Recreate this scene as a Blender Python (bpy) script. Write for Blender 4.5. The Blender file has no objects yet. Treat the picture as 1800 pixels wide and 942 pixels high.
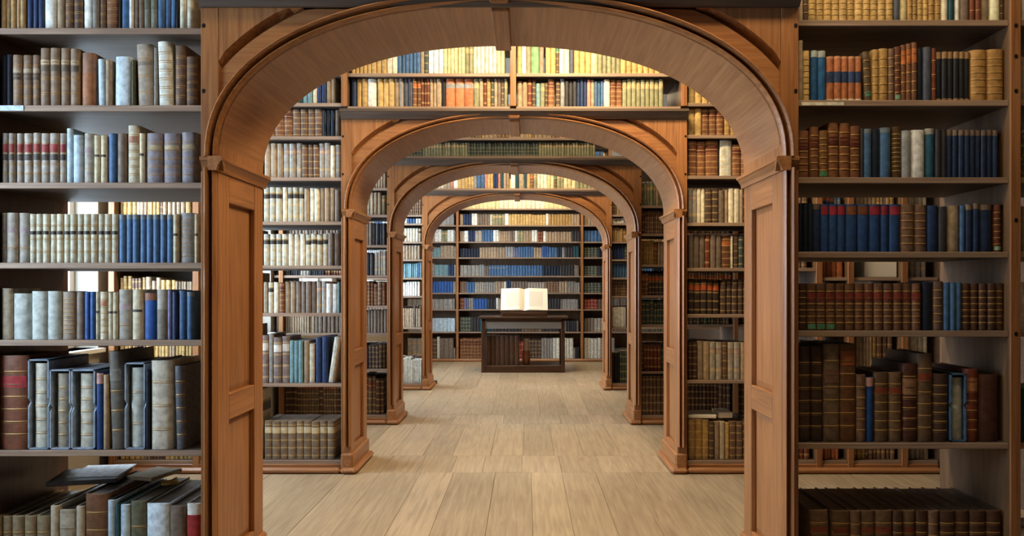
import bpy, math, random
from mathutils import Vector, Matrix
random.seed(7)
R = random.Random(11)
PI = math.pi
scn = bpy.context.scene
COL = scn.collection

# ------------------------------------------------------------------ camera, sky, lamps, exposure
F, VX, VY, EYE = 1300.0, 924.0, 507.0, 1.40         # focal length in pixels, vanishing point, eye height
cam = bpy.data.cameras.new('camera'); cam.sensor_width = 36.0; cam.lens = F / 1800 * 36
cam.shift_x = -(VX - 900) / 1800; cam.shift_y = (VY - 471) / 1800
cam.clip_start = 0.05; cam.clip_end = 100
cob = bpy.data.objects.new('camera', cam); COL.objects.link(cob)
cob.location = (0, 0, EYE); cob.rotation_euler = (PI / 2, 0, 0); scn.camera = cob

SKY = 19.0
w = bpy.data.worlds.new('sky'); scn.world = w; w.use_nodes = True
bg = w.node_tree.nodes['Background']; bg.inputs[0].default_value = (0.66, 0.83, 1.0, 1); bg.inputs[1].default_value = SKY

scn.view_settings.view_transform = 'Standard'; scn.view_settings.look = 'None'
scn.view_settings.gamma = 1.0; scn.view_settings.use_curve_mapping = False
scn.view_settings.exposure = 0.2
scn.cycles.max_bounces = 8; scn.cycles.diffuse_bounces = 4; scn.cycles.transparent_max_bounces = 8
scn.cycles.sample_clamp_indirect = 4.0; scn.cycles.caustics_reflective = False; scn.cycles.caustics_refractive = False

ZK = [3.25, 5.616, 7.631, 10.22]                     # front planes of the four arch walls
DEP = 0.56
YBACK = 14.56
CEIL = 3.75

def lamp(name, loc, watts, size, color=(1.0, 0.75, 0.43), aim=None):
    l = bpy.data.lights.new(name, 'AREA'); l.shape = 'RECTANGLE'; l.size, l.size_y = size
    l.energy = watts; l.color = color
    o = bpy.data.objects.new(name, l); COL.objects.link(o); o.location = loc
    if aim:
        o.rotation_euler = (Vector(aim) - Vector(loc)).to_track_quat('-Z', 'Y').to_euler()
    return o
lamp('ceiling_lamp_entry', (0.6, 2.62, 3.68), 46, (2.6, 0.2))
lamp('ceiling_lamp_first_bay', (0.2, 4.75, 3.68), 105, (1.4, 0.25))
lamp('ceiling_lamp_second_bay', (0.2, 6.9, 3.68), 20, (1.6, 0.25))
lamp('ceiling_lamp_third_bay', (0.2, 9.3, 3.68), 60, (1.6, 0.25))
lamp('ceiling_lamp_end_bay', (0.0, 13.85, 3.68), 40, (3.0, 0.25))
lamp('ceiling_lamp_desk', (-.1, 11.4, 3.68), 60, (1.0, 0.3))

def portal(y0, y1, z0, z1, x):
    l = bpy.data.lights.new('window_portal', 'AREA'); l.shape = 'RECTANGLE'
    l.size, l.size_y = z1 - z0, y1 - y0
    l.cycles.is_portal = True
    o = bpy.data.objects.new('window_portal', l); COL.objects.link(o)
    o.location = (x, (y0 + y1) / 2, (z0 + z1) / 2); o.rotation_euler = (0, -PI / 2, 0)
WINDOWS = [  # y0, y1, z0, z1, wall x
    (1.75, 2.85, 0.95, 3.0, -3.25), (4.1, 5.62, 0.95, 3.1, -3.25), (6.5, 7.6, 0.95, 3.1, -2.62),
    (8.5, 10.0, 0.95, 3.1, -2.62), (11.0, 12.7, 0.95, 3.1, -2.62)]
for y0, y1, z0, z1, x in WINDOWS: portal(y0, y1, z0, z1, x + 0.01)

# ------------------------------------------------------------------ helpers
def lin(h):
    h = h.lstrip('#'); v = [int(h[i:i + 2], 16) / 255 for i in (0, 2, 4)]
    return tuple(c / 12.92 if c <= .04045 else ((c + .055) / 1.055) ** 2.4 for c in v)

class MB:
    def __init__(s): s.v = []; s.f = []; s.m = []
    def add(s, vs, fs, mi=0):
        b = len(s.v); s.v.extend([tuple(p) for p in vs])
        for f in fs: s.f.append(tuple(b + i for i in f)); s.m.append(mi)
        return s
    def box(s, x0, x1, y0, y1, z0, z1, mi=0):
        return s.add([(x0, y0, z0), (x1, y0, z0), (x1, y1, z0), (x0, y1, z0), (x0, y0, z1), (x1, y0, z1), (x1, y1, z1), (x0, y1, z1)],
                     [(3, 2, 1, 0), (4, 5, 6, 7), (0, 1, 5, 4), (1, 2, 6, 5), (2, 3, 7, 6), (3, 0, 4, 7)], mi)
    def bbox(s, x0, x1, y0, y1, z0, z1, c=0.004):     # box with its edges chamfered
        vs = []
        for sx, X in ((1, x0), (-1, x1)):
            for sy, Y in ((1, y0), (-1, y1)):
                for sz, Z in ((1, z0), (-1, z1)):
                    vs += [(X, Y + sy * c, Z + sz * c), (X + sx * c, Y, Z + sz * c), (X + sx * c, Y + sy * c, Z)]
        def i(a, b, d, k): return (a * 4 + b * 2 + d) * 3 + k
        fs = []
        for a in (0, 1): q = [i(a, 0, 0, 0), i(a, 0, 1, 0), i(a, 1, 1, 0), i(a, 1, 0, 0)]; fs.append(q if a == 0 else q[::-1])
        for b in (0, 1): q = [i(0, b, 0, 1), i(1, b, 0, 1), i(1, b, 1, 1), i(0, b, 1, 1)]; fs.append(q if b == 0 else q[::-1])
        for d in (0, 1): q = [i(0, 0, d, 2), i(0, 1, d, 2), i(1, 1, d, 2), i(1, 0, d, 2)]; fs.append(q if d == 0 else q[::-1])
        for a in (0, 1):
            for b in (0, 1): q = [i(a, b, 0, 0), i(a, b, 1, 0), i(a, b, 1, 1), i(a, b, 0, 1)]; fs.append(q[::-1] if (a + b) % 2 == 0 else q)
            for d in (0, 1): q = [i(a, 0, d, 0), i(a, 0, d, 2), i(a, 1, d, 2), i(a, 1, d, 0)]; fs.append(q if (a + d) % 2 == 0 else q[::-1])
        for b in (0, 1):
            for d in (0, 1): q = [i(0, b, d, 1), i(0, b, d, 2), i(1, b, d, 2), i(1, b, d, 1)]; fs.append(q[::-1] if (b + d) % 2 == 0 else q)
        for a in (0, 1):
            for b in (0, 1):
                for d in (0, 1):
                    q = [i(a, b, d, k) for k in range(3)]; fs.append(q[::-1] if (a + b + d) % 2 else q)
        return s.add(vs, fs, mi=0)
    def sweep(s, rings, closed_profile=True, caps=True, mi=0):   # rings: lists of points, all as long
        n = len(rings[0]); b = len(s.v)
        for r in rings: s.v.extend([tuple(p) for p in r])
        for k in range(len(rings) - 1):
            for j in range(n if closed_profile else n - 1):
                s.f.append((b + k * n + j, b + k * n + (j + 1) % n, b + (k + 1) * n + (j + 1) % n, b + (k + 1) * n + j)); s.m.append(mi)
        if caps:
            s.f.append(tuple(b + j for j in range(n))[::-1]); s.m.append(mi)
            s.f.append(tuple(b + (len(rings) - 1) * n + j for j in range(n))); s.m.append(mi)
        return s
    def mesh(s, name, mats, loc=(0, 0, 0), smooth=None):
        me = bpy.data.meshes.new(name)
        me.from_pydata([(p[0] - loc[0], p[1] - loc[1], p[2] - loc[2]) for p in s.v], [], s.f)
        for m in mats: me.materials.append(m)
        if len(mats) > 1: me.polygons.foreach_set('material_index', s.m)
        if smooth:
            me.polygons.foreach_set('use_smooth', [True] * len(me.polygons)); me.set_sharp_from_angle(angle=math.radians(smooth))
        me.update(); return me
    def build(s, name, mat, parent=None, smooth=None, loc=None, label=None):
        base = tuple(parent_origin(parent)) if parent else (loc or (0, 0, 0))
        me = s.mesh(name, mat if isinstance(mat, list) else [mat], base, smooth)
        o = bpy.data.objects.new(name, me); COL.objects.link(o)
        if parent: o.parent = parent
        else: o.location = base
        if label: o['label'] = label
        return o
def parent_origin(p):
    v = Vector(p.location)
    while p.parent: p = p.parent; v += Vector(p.location)
    return v
def tag(o, label=None, cat=None, group=None, kind=None):
    for k, v in (('label', label), ('category', cat), ('group', group), ('kind', kind)):
        if v: o[k] = v
    return o
def thing(name, loc, label=None, cat=None, group=None, kind=None):
    o = bpy.data.objects.new(name, None); COL.objects.link(o); o.location = loc; o.empty_display_size = .1
    return tag(o, label, cat, group, kind)
def XP(px, y): return (px - VX) * y / F               # pixel column -> x at depth y
def ZP(py, y): return EYE + (VY - py) * y / F         # pixel row -> height at depth y

# ------------------------------------------------------------------ materials
def nodes(name):
    m = bpy.data.materials.new(name); m.use_nodes = True
    nt = m.node_tree; return m, nt, nt.nodes['Principled BSDF'], nt.nodes.new, nt.links.new
def wood(name, dark, light, scale, rough=.38, var=.2, bump=.1):
    m, nt, b, N, L = nodes(name)
    tc = N('ShaderNodeTexCoord'); mp = N('ShaderNodeMapping'); mp.inputs['Scale'].default_value = scale
    oi = N('ShaderNodeObjectInfo'); ad = N('ShaderNodeVectorMath'); ad.operation = 'ADD'
    sc = N('ShaderNodeVectorMath'); sc.operation = 'SCALE'; sc.inputs['Scale'].default_value = 7.0
    L(oi.outputs['Random'], sc.inputs[0]); L(tc.outputs['Object'], ad.inputs[0]); L(sc.outputs[0], ad.inputs[1]); L(ad.outputs[0], mp.inputs[0])
    n1 = N('ShaderNodeTexNoise'); n1.inputs['Scale'].default_value = 1.0; n1.inputs['Detail'].default_value = 5; n1.inputs['Distortion'].default_value = .6
    L(mp.outputs[0], n1.inputs['Vector'])
    n2 = N('ShaderNodeTexNoise'); n2.inputs['Scale'].default_value = 1.3; n2.inputs['Detail'].default_value = 3; L(ad.outputs[0], n2.inputs['Vector'])
    cr = N('ShaderNodeValToRGB'); cr.color_ramp.elements[0].position = .3; cr.color_ramp.elements[1].position = .72
    cr.color_ramp.elements[0].color = (*lin(dark), 1); cr.color_ramp.elements[1].color = (*lin(light), 1)
    L(n1.outputs['Fac'], cr.inputs[0])
    hs = N('ShaderNodeHueSaturation'); mr = N('ShaderNodeMapRange'); mr.inputs['To Min'].default_value = 1 - var; mr.inputs['To Max'].default_value = 1 + var
    mx = N('ShaderNodeMath'); mx.operation = 'ADD'; mx.inputs[1].default_value = 0
    hf = N('ShaderNodeMath'); hf.operation = 'MULTIPLY_ADD'; hf.inputs[1].default_value = .4; L(oi.outputs['Random'], hf.inputs[0])
    h2 = N('ShaderNodeMath'); h2.operation = 'MULTIPLY'; h2.inputs[1].default_value = .6; L(n2.outputs['Fac'], h2.inputs[0]); L(h2.outputs[0], hf.inputs[2])
    L(hf.outputs[0], mr.inputs['Value']); L(mr.outputs[0], hs.inputs['Value']); L(cr.outputs[0], hs.inputs['Color']); L(hs.outputs[0], b.inputs['Base Color'])
    bp = N('ShaderNodeBump'); bp.inputs['Strength'].default_value = bump; bp.inputs['Distance'].default_value = .002
    L(n1.outputs['Fac'], bp.inputs['Height']); L(bp.outputs[0], b.inputs['Normal'])
    b.inputs['Roughness'].default_value = rough; b.inputs['Specular IOR Level'].default_value = .45
    return m
OAKV = wood('oak_upright_grain', '7f5230', 'a57247', (60, 60, 2.6))
OAKH = wood('oak_level_grain', '7f5230', 'a57247', (2.6, 60, 60))
SOFF = wood('soffit_oak', '875a39', 'a6774f', (60, 2.2, 60), .34, .1)
OAKD = wood('oak_depth_grain', '7f5230', 'a57247', (60, 2.6, 60))
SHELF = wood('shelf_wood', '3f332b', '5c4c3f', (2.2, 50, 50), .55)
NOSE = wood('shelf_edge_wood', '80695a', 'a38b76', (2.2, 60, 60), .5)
SHELFV = wood('shelf_upright_wood', '4c3826', '75583c', (26, 26, 2.2), .55)
DARKW = wood('desk_wood', '2c1a10', '4c2f1c', (3, 24, 24), .35)
DARKV = wood('desk_leg_shaded_upright_wood', '2c1a10', '4c2f1c', (24, 24, 3), .35)
PLANK = wood('floor_planks', '8d7c66', 'ac9a80', (45, 2.5, 45), .4, .3)
def plain(name, hexc, rough=.6, metal=0, bumpy=0, spec=.3):
    m, nt, b, N, L = nodes(name)
    b.inputs['Base Color'].default_value = (*lin(hexc), 1); b.inputs['Roughness'].default_value = rough; b.inputs['Metallic'].default_value = metal
    b.inputs['Specular IOR Level'].default_value = spec
    n = N('ShaderNodeTexNoise'); n.inputs['Scale'].default_value = 40; hs = N('ShaderNodeHueSaturation'); hs.inputs['Color'].default_value = (*lin(hexc), 1)
    mr = N('ShaderNodeMapRange'); mr.inputs['To Min'].default_value = .85; mr.inputs['To Max'].default_value = 1.12
    L(n.outputs['Fac'], mr.inputs['Value']); L(mr.outputs[0], hs.inputs['Value']); L(hs.outputs[0], b.inputs['Base Color'])
    return m
PLASTER = plain('plaster', 'd8d2c6', .8); BLACK = plain('black_hole', '0c0a09', .9); WHITE = plain('white_paint', 'e8e8e6', .5)
GILT = plain('gilt', 'a8844c', .45, .2); PAPER = plain('paper', 'f2efe6', .8); DARKGREY = plain('dark_plastic', '26272a', .5)
GREYGLASS = plain('grey_strip', '8d8b86', .3); CERAMIC = plain('glazed_ceramic', '6e4233', .25); CERAMICL = plain('pale_ceramic', '9d9284', .3)

def leather(name):                                      # colour comes from each object's own colour
    m, nt, b, N, L = nodes(name)
    oi = N('ShaderNodeObjectInfo'); tc = N('ShaderNodeTexCoord'); ad = N('ShaderNodeVectorMath'); ad.operation = 'ADD'
    sc = N('ShaderNodeVectorMath'); sc.operation = 'SCALE'; sc.inputs['Scale'].default_value = 9.0
    L(oi.outputs['Random'], sc.inputs[0]); L(tc.outputs['Object'], ad.inputs[0]); L(sc.outputs[0], ad.inputs[1])
    n = N('ShaderNodeTexNoise'); n.inputs['Scale'].default_value = 38; n.inputs['Detail'].default_value = 6; L(ad.outputs[0], n.inputs['Vector'])
    mr = N('ShaderNodeMapRange'); mr.inputs['From Min'].default_value = .3; mr.inputs['From Max'].default_value = .7
    mr.inputs['To Min'].default_value = .68; mr.inputs['To Max'].default_value = 1.22; L(n.outputs['Fac'], mr.inputs['Value'])
    m2 = N('ShaderNodeMapRange'); m2.inputs['To Min'].default_value = .86; m2.inputs['To Max'].default_value = 1.14; L(oi.outputs['Random'], m2.inputs['Value'])
    mu = N('ShaderNodeMath'); mu.operation = 'MULTIPLY'; L(mr.outputs[0], mu.inputs[0]); L(m2.outputs[0], mu.inputs[1])
    hs = N('ShaderNodeHueSaturation'); L(oi.outputs['Color'], hs.inputs['Color']); L(mu.outputs[0], hs.inputs['Value']); L(hs.outputs[0], b.inputs['Base Color'])
    bp = N('ShaderNodeBump'); bp.inputs['Strength'].default_value = .25; bp.inputs['Distance'].default_value = .002; L(n.outputs['Fac'], bp.inputs['Height']); L(bp.outputs[0], b.inputs['Normal'])
    b.inputs['Roughness'].default_value = .5; b.inputs['Specular IOR Level'].default_value = .3
    return m
LEATHER = leather('book_leather')
def rows_material():                                    # the joined far books: colour, label and bands from mesh attributes
    m, nt, b, N, L = nodes('far_book_bindings')
    c = N('ShaderNodeAttribute'); c.attribute_name = 'binding'; l = N('ShaderNodeAttribute'); l.attribute_name = 'tooling'; p = N('ShaderNodeAttribute'); p.attribute_name = 'bands'
    sp = N('ShaderNodeSeparateXYZ'); L(p.outputs['Vector'], sp.inputs[0])    # x height share, y bands, z label flag
    def M(op, a, bb, c3=None):
        n = N('ShaderNodeMath'); n.operation = op
        for i, v in enumerate((a, bb, c3)):
            if v is None: continue
            if isinstance(v, (int, float)): n.inputs[i].default_value = v
            else: L(v, n.inputs[i])
        return n.outputs[0]
    fr = M('FRACT', M('MULTIPLY', sp.outputs[0], sp.outputs[1]), 0); line = M('LESS_THAN', M('ABSOLUTE', M('SUBTRACT', fr, .5), 0), .09)
    line = M('MULTIPLY', line, M('GREATER_THAN', sp.outputs[1], .5))
    lab = M('MULTIPLY', M('MULTIPLY', M('GREATER_THAN', sp.outputs[0], .68), M('LESS_THAN', sp.outputs[0], .84)), sp.outputs[2])
    tc = N('ShaderNodeTexCoord'); n = N('ShaderNodeTexNoise'); n.inputs['Scale'].default_value = 30; n.inputs['Detail'].default_value = 4; L(tc.outputs['Object'], n.inputs['Vector'])
    mr = N('ShaderNodeMapRange'); mr.inputs['From Min'].default_value = .3; mr.inputs['From Max'].default_value = .7; mr.inputs['To Min'].default_value = .7; mr.inputs['To Max'].default_value = 1.2; L(n.outputs['Fac'], mr.inputs['Value'])
    m1 = N('ShaderNodeMix'); m1.data_type = 'RGBA'; L(lab, m1.inputs[0]); L(c.outputs['Color'], m1.inputs[6]); L(l.outputs['Color'], m1.inputs[7])
    m2 = N('ShaderNodeMix'); m2.data_type = 'RGBA'; L(M('MULTIPLY', line, .38), m2.inputs[0]); L(m1.outputs[2], m2.inputs[6]); m2.inputs[7].default_value = (*lin('d9b978'), 1)
    hs = N('ShaderNodeHueSaturation'); L(m2.outputs[2], hs.inputs['Color']); L(mr.outputs[0], hs.inputs['Value']); L(hs.outputs[0], b.inputs['Base Color'])
    b.inputs['Roughness'].default_value = .5; b.inputs['Specular IOR Level'].default_value = .3
    return m
ROWS = rows_material()
def glass():
    m = bpy.data.materials.new('window_glass'); m.use_nodes = True; nt = m.node_tree; nt.nodes.clear(); N, L = nt.nodes.new, nt.links.new
    o = N('ShaderNodeOutputMaterial'); mx = N('ShaderNodeMixShader'); t = N('ShaderNodeBsdfTransparent'); g = N('ShaderNodeBsdfGlossy'); g.inputs['Roughness'].default_value = .02
    mx.inputs[0].default_value = .05; L(t.outputs[0], mx.inputs[1]); L(g.outputs[0], mx.inputs[2]); L(mx.outputs[0], o.inputs[0]); return m
GLASS = glass()
def printed():                                          # the open book's print: lines inside two columns per page
    m, nt, b, N, L = nodes('printed_page')
    at = N('ShaderNodeAttribute'); at.attribute_name = 'page_uv'; sp = N('ShaderNodeSeparateXYZ'); L(at.outputs['Vector'], sp.inputs[0])
    def M(op, a, bb):
        n = N('ShaderNodeMath'); n.operation = op
        for i, v in enumerate((a, bb)):
            if isinstance(v, (int, float)): n.inputs[i].default_value = v
            else: L(v, n.inputs[i])
        return n.outputs[0]
    u, v = sp.outputs[0], sp.outputs[1]
    ins = M('MULTIPLY', M('LESS_THAN', M('ABSOLUTE', M('SUBTRACT', u, .5), 0), .3), M('LESS_THAN', M('ABSOLUTE', M('SUBTRACT', v, .5), 0), .34))
    ln = M('GREATER_THAN', M('FRACT', M('MULTIPLY', v, 26), 0), .45)
    mx = N('ShaderNodeMix'); mx.data_type = 'RGBA'; L(M('MULTIPLY', M('MULTIPLY', ins, ln), .32), mx.inputs[0]); mx.inputs[6].default_value = (*lin('f6f1e2'), 1); mx.inputs[7].default_value = (*lin('5a5348'), 1)
    L(mx.outputs[2], b.inputs['Base Color']); b.inputs['Roughness'].default_value = .8; return m
PRINT = printed()

# ------------------------------------------------------------------ the room
floor = thing('floor', (0, 0, 0), kind='structure')
MB().box(-3.3, 3.2, -1.6, 14.8, -.06, -.022).build('subfloor', BLACK, floor)
segs = [-1.6, 1.2, 3.27, 5.63, 6.2, 7.65, 8.2, 10.24, 12.6, 14.8]
for k in range(len(segs) - 1):
    x = -3.3
    while x < 3.2:
        wd = R.uniform(.23, .33); x1 = min(x + wd, 3.2)
        if x1 - x > .05:
            MB().bbox(x + .0008, x1 - .0008, segs[k] + .001, segs[k + 1] - .001, -.022, R.uniform(-.0015, 0), .0012).build('floor_plank', PLANK, floor)
        x = x1
WALLP = plain('wall_plaster', 'a39c90', .85)
def wall_with_windows(name, x, y0, y1, wins, side):
    mb = MB(); t = .35; xa, xb = (x - t, x)
    y = y0
    for (a, b, c, d) in wins:
        if a > y: mb.box(xa, xb, y, a, 0, CEIL)
        mb.box(xa, xb, a, b, 0, c); mb.box(xa, xb, a, b, d, CEIL); y = b
    if y < y1: mb.box(xa, xb, y, y1, 0, CEIL)
    return tag(mb.build(name, WALLP), kind='structure')
wall_with_windows('wall_left', -3.25, -1.6, 6.3, [(a, b, c, d) for a, b, c, d, x in WINDOWS if x == -3.25], -1)
wall_with_windows('wall_left_far', -2.62, 6.3, 14.95, [(a, b, c, d) for a, b, c, d, x in WINDOWS if x != -3.25], -1)
tag(MB().box(-3.25, -2.62, 6.2, 6.3, 0, CEIL).build('wall_left_return', WALLP), kind='structure')
tag(MB().box(3.15, 3.3, -1.6, 14.95, 0, CEIL).build('wall_right', SHELF), kind='structure')
tag(MB().box(-3.6, 3.3, -1.75, -1.6, 0, CEIL).build('wall_front', SHELF), kind='structure')
tag(MB().box(-3.6, 3.3, 14.95, 15.1, 0, CEIL).build('wall_back', SHELF), kind='structure')
tag(MB().box(-3.6, 3.3, -1.75, 15.1, CEIL, CEIL + .1).build('ceiling', PLASTER), kind='structure')
for i, (y0, y1, z0, z1, x) in enumerate(WINDOWS):
    wn = thing('window_%d' % (i + 1), (x - .2, (y0 + y1) / 2, z0), kind='structure')
    xa, xb = x - .24, x - .18
    for a, b, c, d in ((y0, y0 + .06, z0, z1), (y1 - .06, y1, z0, z1), (y0 + .06, y1 - .06, z0, z0 + .06), (y0 + .06, y1 - .06, z1 - .06, z1)):
        MB().box(xa, xb, a, b, c, d).build('frame', WHITE, wn)
    ym, zm = (y0 + y1) / 2, z0 + (z1 - z0) * .66
    MB().box(xa, xb, ym - .025, ym + .025, z0 + .06, z1 - .06).build('mullion', WHITE, wn)
    MB().box(xa, xb, y0 + .06, ym - .025, zm - .02, zm + .02).build('transom', WHITE, wn); MB().box(xa, xb, ym + .025, y1 - .06, zm - .02, zm + .02).build('transom', WHITE, wn)
    for a, b in ((y0 + .06, ym - .025), (ym + .025, y1 - .06)):
        for c, d in ((z0 + .06, zm - .02), (zm + .02, z1 - .06)):
            MB().box(x - .212, x - .208, a, b, c, d).build('pane', GLASS, wn)
    MB().box(x - .18, x + .06, y0, y1, z0 - .03, z0).build('sill', WHITE, wn)

# ------------------------------------------------------------------ arches
def arch_pts(a, b, n=2.2, N=56):
    out = []
    for i in range(N + 1):
        t = PI * i / N; t = PI / 2 - (PI / 2) * math.copysign(abs(1 - 2 * i / N) ** .85, 1 - 2 * i / N) if False else t
        c, s = math.cos(t), math.sin(t)
        out.append((-math.copysign(abs(c) ** (2 / n), c) * a, abs(s) ** (2 / n) * b))
    return out
def normals(P):
    out = []
    for i in range(len(P)):
        q0, q1 = P[max(i - 1, 0)], P[min(i + 1, len(P) - 1)]
        dx, dz = q1[0] - q0[0], q1[1] - q0[1]; l = math.hypot(dx, dz) or 1
        out.append((-dz / l, dx / l))
    out[0] = (-1, 0); out[-1] = (1, 0)
    return out
SW = .075
ARCH = []
def archway(k, cx, y0, imp, apex, top, label):
    a = 1.239; zi = imp; b = apex - zi; g = .02
    t = thing('archway', (cx, y0, 0), label, 'archway', 'carved oak arches along the aisle')
    P = arch_pts(a, b); Nn = normals(P); yb = y0 + DEP
    # soffit: the arch's inner lining
    rings = [[(cx + p[0], y0, zi + p[1]), (cx + p[0] + n[0] * g, y0, zi + p[1] + n[1] * g), (cx + p[0] + n[0] * g, yb, zi + p[1] + n[1] * g), (cx + p[0], yb, zi + p[1])] for p, n in zip(P, Nn)]
    MB().sweep(rings).build('soffit', SOFF, t, smooth=40)
    # spandrel body between lining and cornice
    mb = MB(); ins = [(p[0] + n[0] * g, p[1] + n[1] * g) for p, n in zip(P, Nn)]
    tb = max(top, apex + g + .004)
    rg = [[(cx + p[0], y0 + .045, zi + p[1]), (cx + p[0], y0 + .045, tb), (cx + p[0], yb, tb), (cx + p[0], yb, zi + p[1])] for p in ins]
    mb.sweep(rg).build('spandrel_panel', OAKV, t)
    # raised band that follows the arch, and the face frame
    off = .145; rings = []
    for p, n in zip(P, Nn):
        ox, oz = p[0] + n[0] * (off - .02), p[1] + n[1] * (off - .02)
        lim = a + SW
        if abs(ox) > lim: ox = math.copysign(lim, ox)
        oz = min(oz, max(top - zi - .002, p[1] + .004))
        rings.append([(cx + p[0] + n[0] * .003, y0 + .012, zi + p[1] + n[1] * .003), (cx + p[0] + n[0] * .003, y0 + .046, zi + p[1] + n[1] * .003), (cx + ox, y0 + .046, zi + oz), (cx + ox, y0 + .012, zi + oz)])
    MB().sweep(rings).build('arch_band', OAKH, t, smooth=30)
    for s in (-1, 1):
        xo, xi = cx + s * (a + SW), cx + s * (a - .002)
        MB().bbox(min(xo, xi), max(xo, xi), y0, yb, zi, top, .002).build('stile', OAKV, t)
    # raised corner field whose curved edge is bevelled back to the band
    for s in (-1, 1):
        ch = []
        for p, n in zip(P, Nn):
            q, q2 = (p[0] + n[0] * off, p[1] + n[1] * off), (p[0] + n[0] * (off + .01), p[1] + n[1] * (off + .024))
            if q[0] * s > 0 and abs(q[0]) < a + .02 and q[1] < top - zi + .02 and q[1] > .05: ch.append((q, q2))
        cl = lambda q: (cx + max(min(q[0], a - .004), -a + .004), zi + min(q[1], top - zi))
        cr = (cx + s * (a - .004), top); rings = []
        for q, q2 in ch:
            q, q2 = cl(q), cl(q2); rings.append([(q[0], y0 + .044, q[1]), (q2[0], y0 + .001, q2[1]), (cr[0], y0 + .001, cr[1]), (cr[0], y0 + .044, cr[1])])
        if s > 0: rings = rings[::-1]
        MB().sweep(rings).build('corner_field', OAKV, t)
    # archivolt: three ridges around the opening
    prof = [(0, .014), (0, -.018), (.008, -.032), (.016, -.022), (.019, .004), (.027, .004), (.030, -.034), (.038, -.042), (.046, -.034), (.049, .000), (.058, -.002), (.060, .014)]
    rings = [[(cx + p[0] + n[0] * u, y0 + v, zi + p[1] + n[1] * u) for u, v in prof] for p, n in zip(P, Nn)]
    MB().sweep(rings).build('archivolt', OAKH, t, smooth=30)
    # keystone and the rib over the crown
    MB().add([(cx - .035, y0 - .042, zi + b - .004), (cx + .035, y0 - .042, zi + b - .004), (cx + .045, y0 - .05, top + .02), (cx - .045, y0 - .05, top + .02),
              (cx - .035, y0 + .02, zi + b - .004), (cx + .035, y0 + .02, zi + b - .004), (cx + .045, y0 + .02, top + .02), (cx - .045, y0 + .02, top + .02)],
             [(0, 1, 2, 3), (7, 6, 5, 4), (0, 4, 5, 1), (1, 5, 6, 2), (2, 6, 7, 3), (3, 7, 4, 0)]).build('keystone', OAKV, t)
    MB().bbox(cx - .04, cx + .04, y0 + .022, yb + .01, zi + b - .022, zi + b + .004, .004).build('soffit_rib', OAKD, t)
    # cornice under the shelf above the arch
    pr = [(0, 0), (-.012, 0), (-.03, .02), (-.05, .045), (-.062, .05), (-.062, .068), (0, .068)]
    MB().sweep([[(x, y0 + u, top + v) for u, v in pr] for x in (cx - a - SW, cx + a + SW)]).build('cornice', SHELF, t)
    MB().box(cx - a - SW, cx + a + SW, y0 + .002, yb, tb, top + .068).build('frieze', OAKH, t)
    # jambs
    for s in (-1, 1):
        xf = cx + s * a; d = .025
        def bx(u0, u1, ya, yb_, za, zb, name, mat, parent=None, c=.003):
            x0, x1 = sorted((xf + s * u0, xf + s * u1))
            return MB().bbox(x0, x1, ya, yb_, za, zb, c).build(name, mat, parent or t)
        core = bx(d, SW, y0, yb, 0, zi - .06, 'jamb', OAKV)
        for ya, y1 in ((y0, y0 + .125), (yb - .12, yb)): bx(0, d, ya, y1, .0, zi - .06, 'jamb_stile', OAKV, core)
        for za, zb in ((.0, .19), (.80, .92), (1.79, zi - .06)): bx(0, d, y0 + .125, yb - .12, za, zb, 'jamb_rail', OAKD, core)
        for za, zb in ((.19, .80), (.92, 1.79)):               # panels with sloped fields
            ya, y1 = y0 + .125, yb - .12; e = .03
            o = [(ya, za), (y1, za), (y1, zb), (ya, zb)]; i_ = [(ya + e, za + e), (y1 - e, za + e), (y1 - e, zb - e), (ya + e, zb - e)]
            vs = [(xf + s * (d + .001), p, q) for p, q in o] + [(xf + s * (d - .006), p, q) for p, q in i_]
            fs = [(4, 5, 6, 7), (0, 1, 5, 4), (1, 2, 6, 5), (2, 3, 7, 6), (3, 0, 4, 7), (3, 2, 1, 0)]
            MB().add(vs, fs if s < 0 else [f[::-1] for f in fs]).build('jamb_panel', OAKV, core)
        # three upright ridges on the face
        rg = [[(xf + s * (u + .002), y0 + v, z) for u, v in prof] for z in (.2, zi - .05)]
        MB().sweep(rg).build('face_moulding', OAKV, t, smooth=30)
        # impost
        ip = [(0, -.062), (.008, -.062), (.012, -.045), (.026, -.022), (.034, -.018), (.034, -.004), (.026, 0), (0, 0)]
        # profile along jamb depth (projecting into the opening) and across the face
        xa = lambda u: xf - s * u
        MB().sweep([[(xa(u), y, zi + v) for u, v in ip] + [(xf + s * .03, y, zi), (xf + s * .03, y, zi - .062)] for y in (y0 - .036, yb + .02)]).build('impost', OAKD, t)
        x0, x1 = sorted((xf - s * .03, xf + s * .066))
        MB().sweep([[(x, y0 - u, zi + v) for u, v in ip] for x in (x0, x1)]).build('impost_face', OAKH, t)
        # plinth and floor skirting
        x0, x1 = sorted((xf - s * .018, xf + s * SW)); MB().bbox(x0, x1, y0 - .022, yb + .015, 0, .15, .012).build('plinth', OAKD, t)
        x0, x1 = sorted((xf - s * .055, xf + s * SW)); MB().bbox(x0, x1, y0 - .055, yb + .03, 0, .045, .018).build('skirting', OAKD, t)
        for z in (2.555, 2.2675):                              # peg holes in the face
            c = MB(); r = .008; px = xf + s * .062; ring = [(px + r * math.cos(2 * PI * j / 10), z + 1.3 * r * math.sin(2 * PI * j / 10)) for j in range(10)]
            c.sweep([[(x, y, z_) for x, z_ in ring] for y in (y0 + .012, y0 - .0012)][::-1]).build('peg_hole', BLACK, t)
    ARCH.append(dict(cx=cx, y0=y0, l=cx - a - SW, r=cx + a + SW, top=top + .068))
    return t
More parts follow.
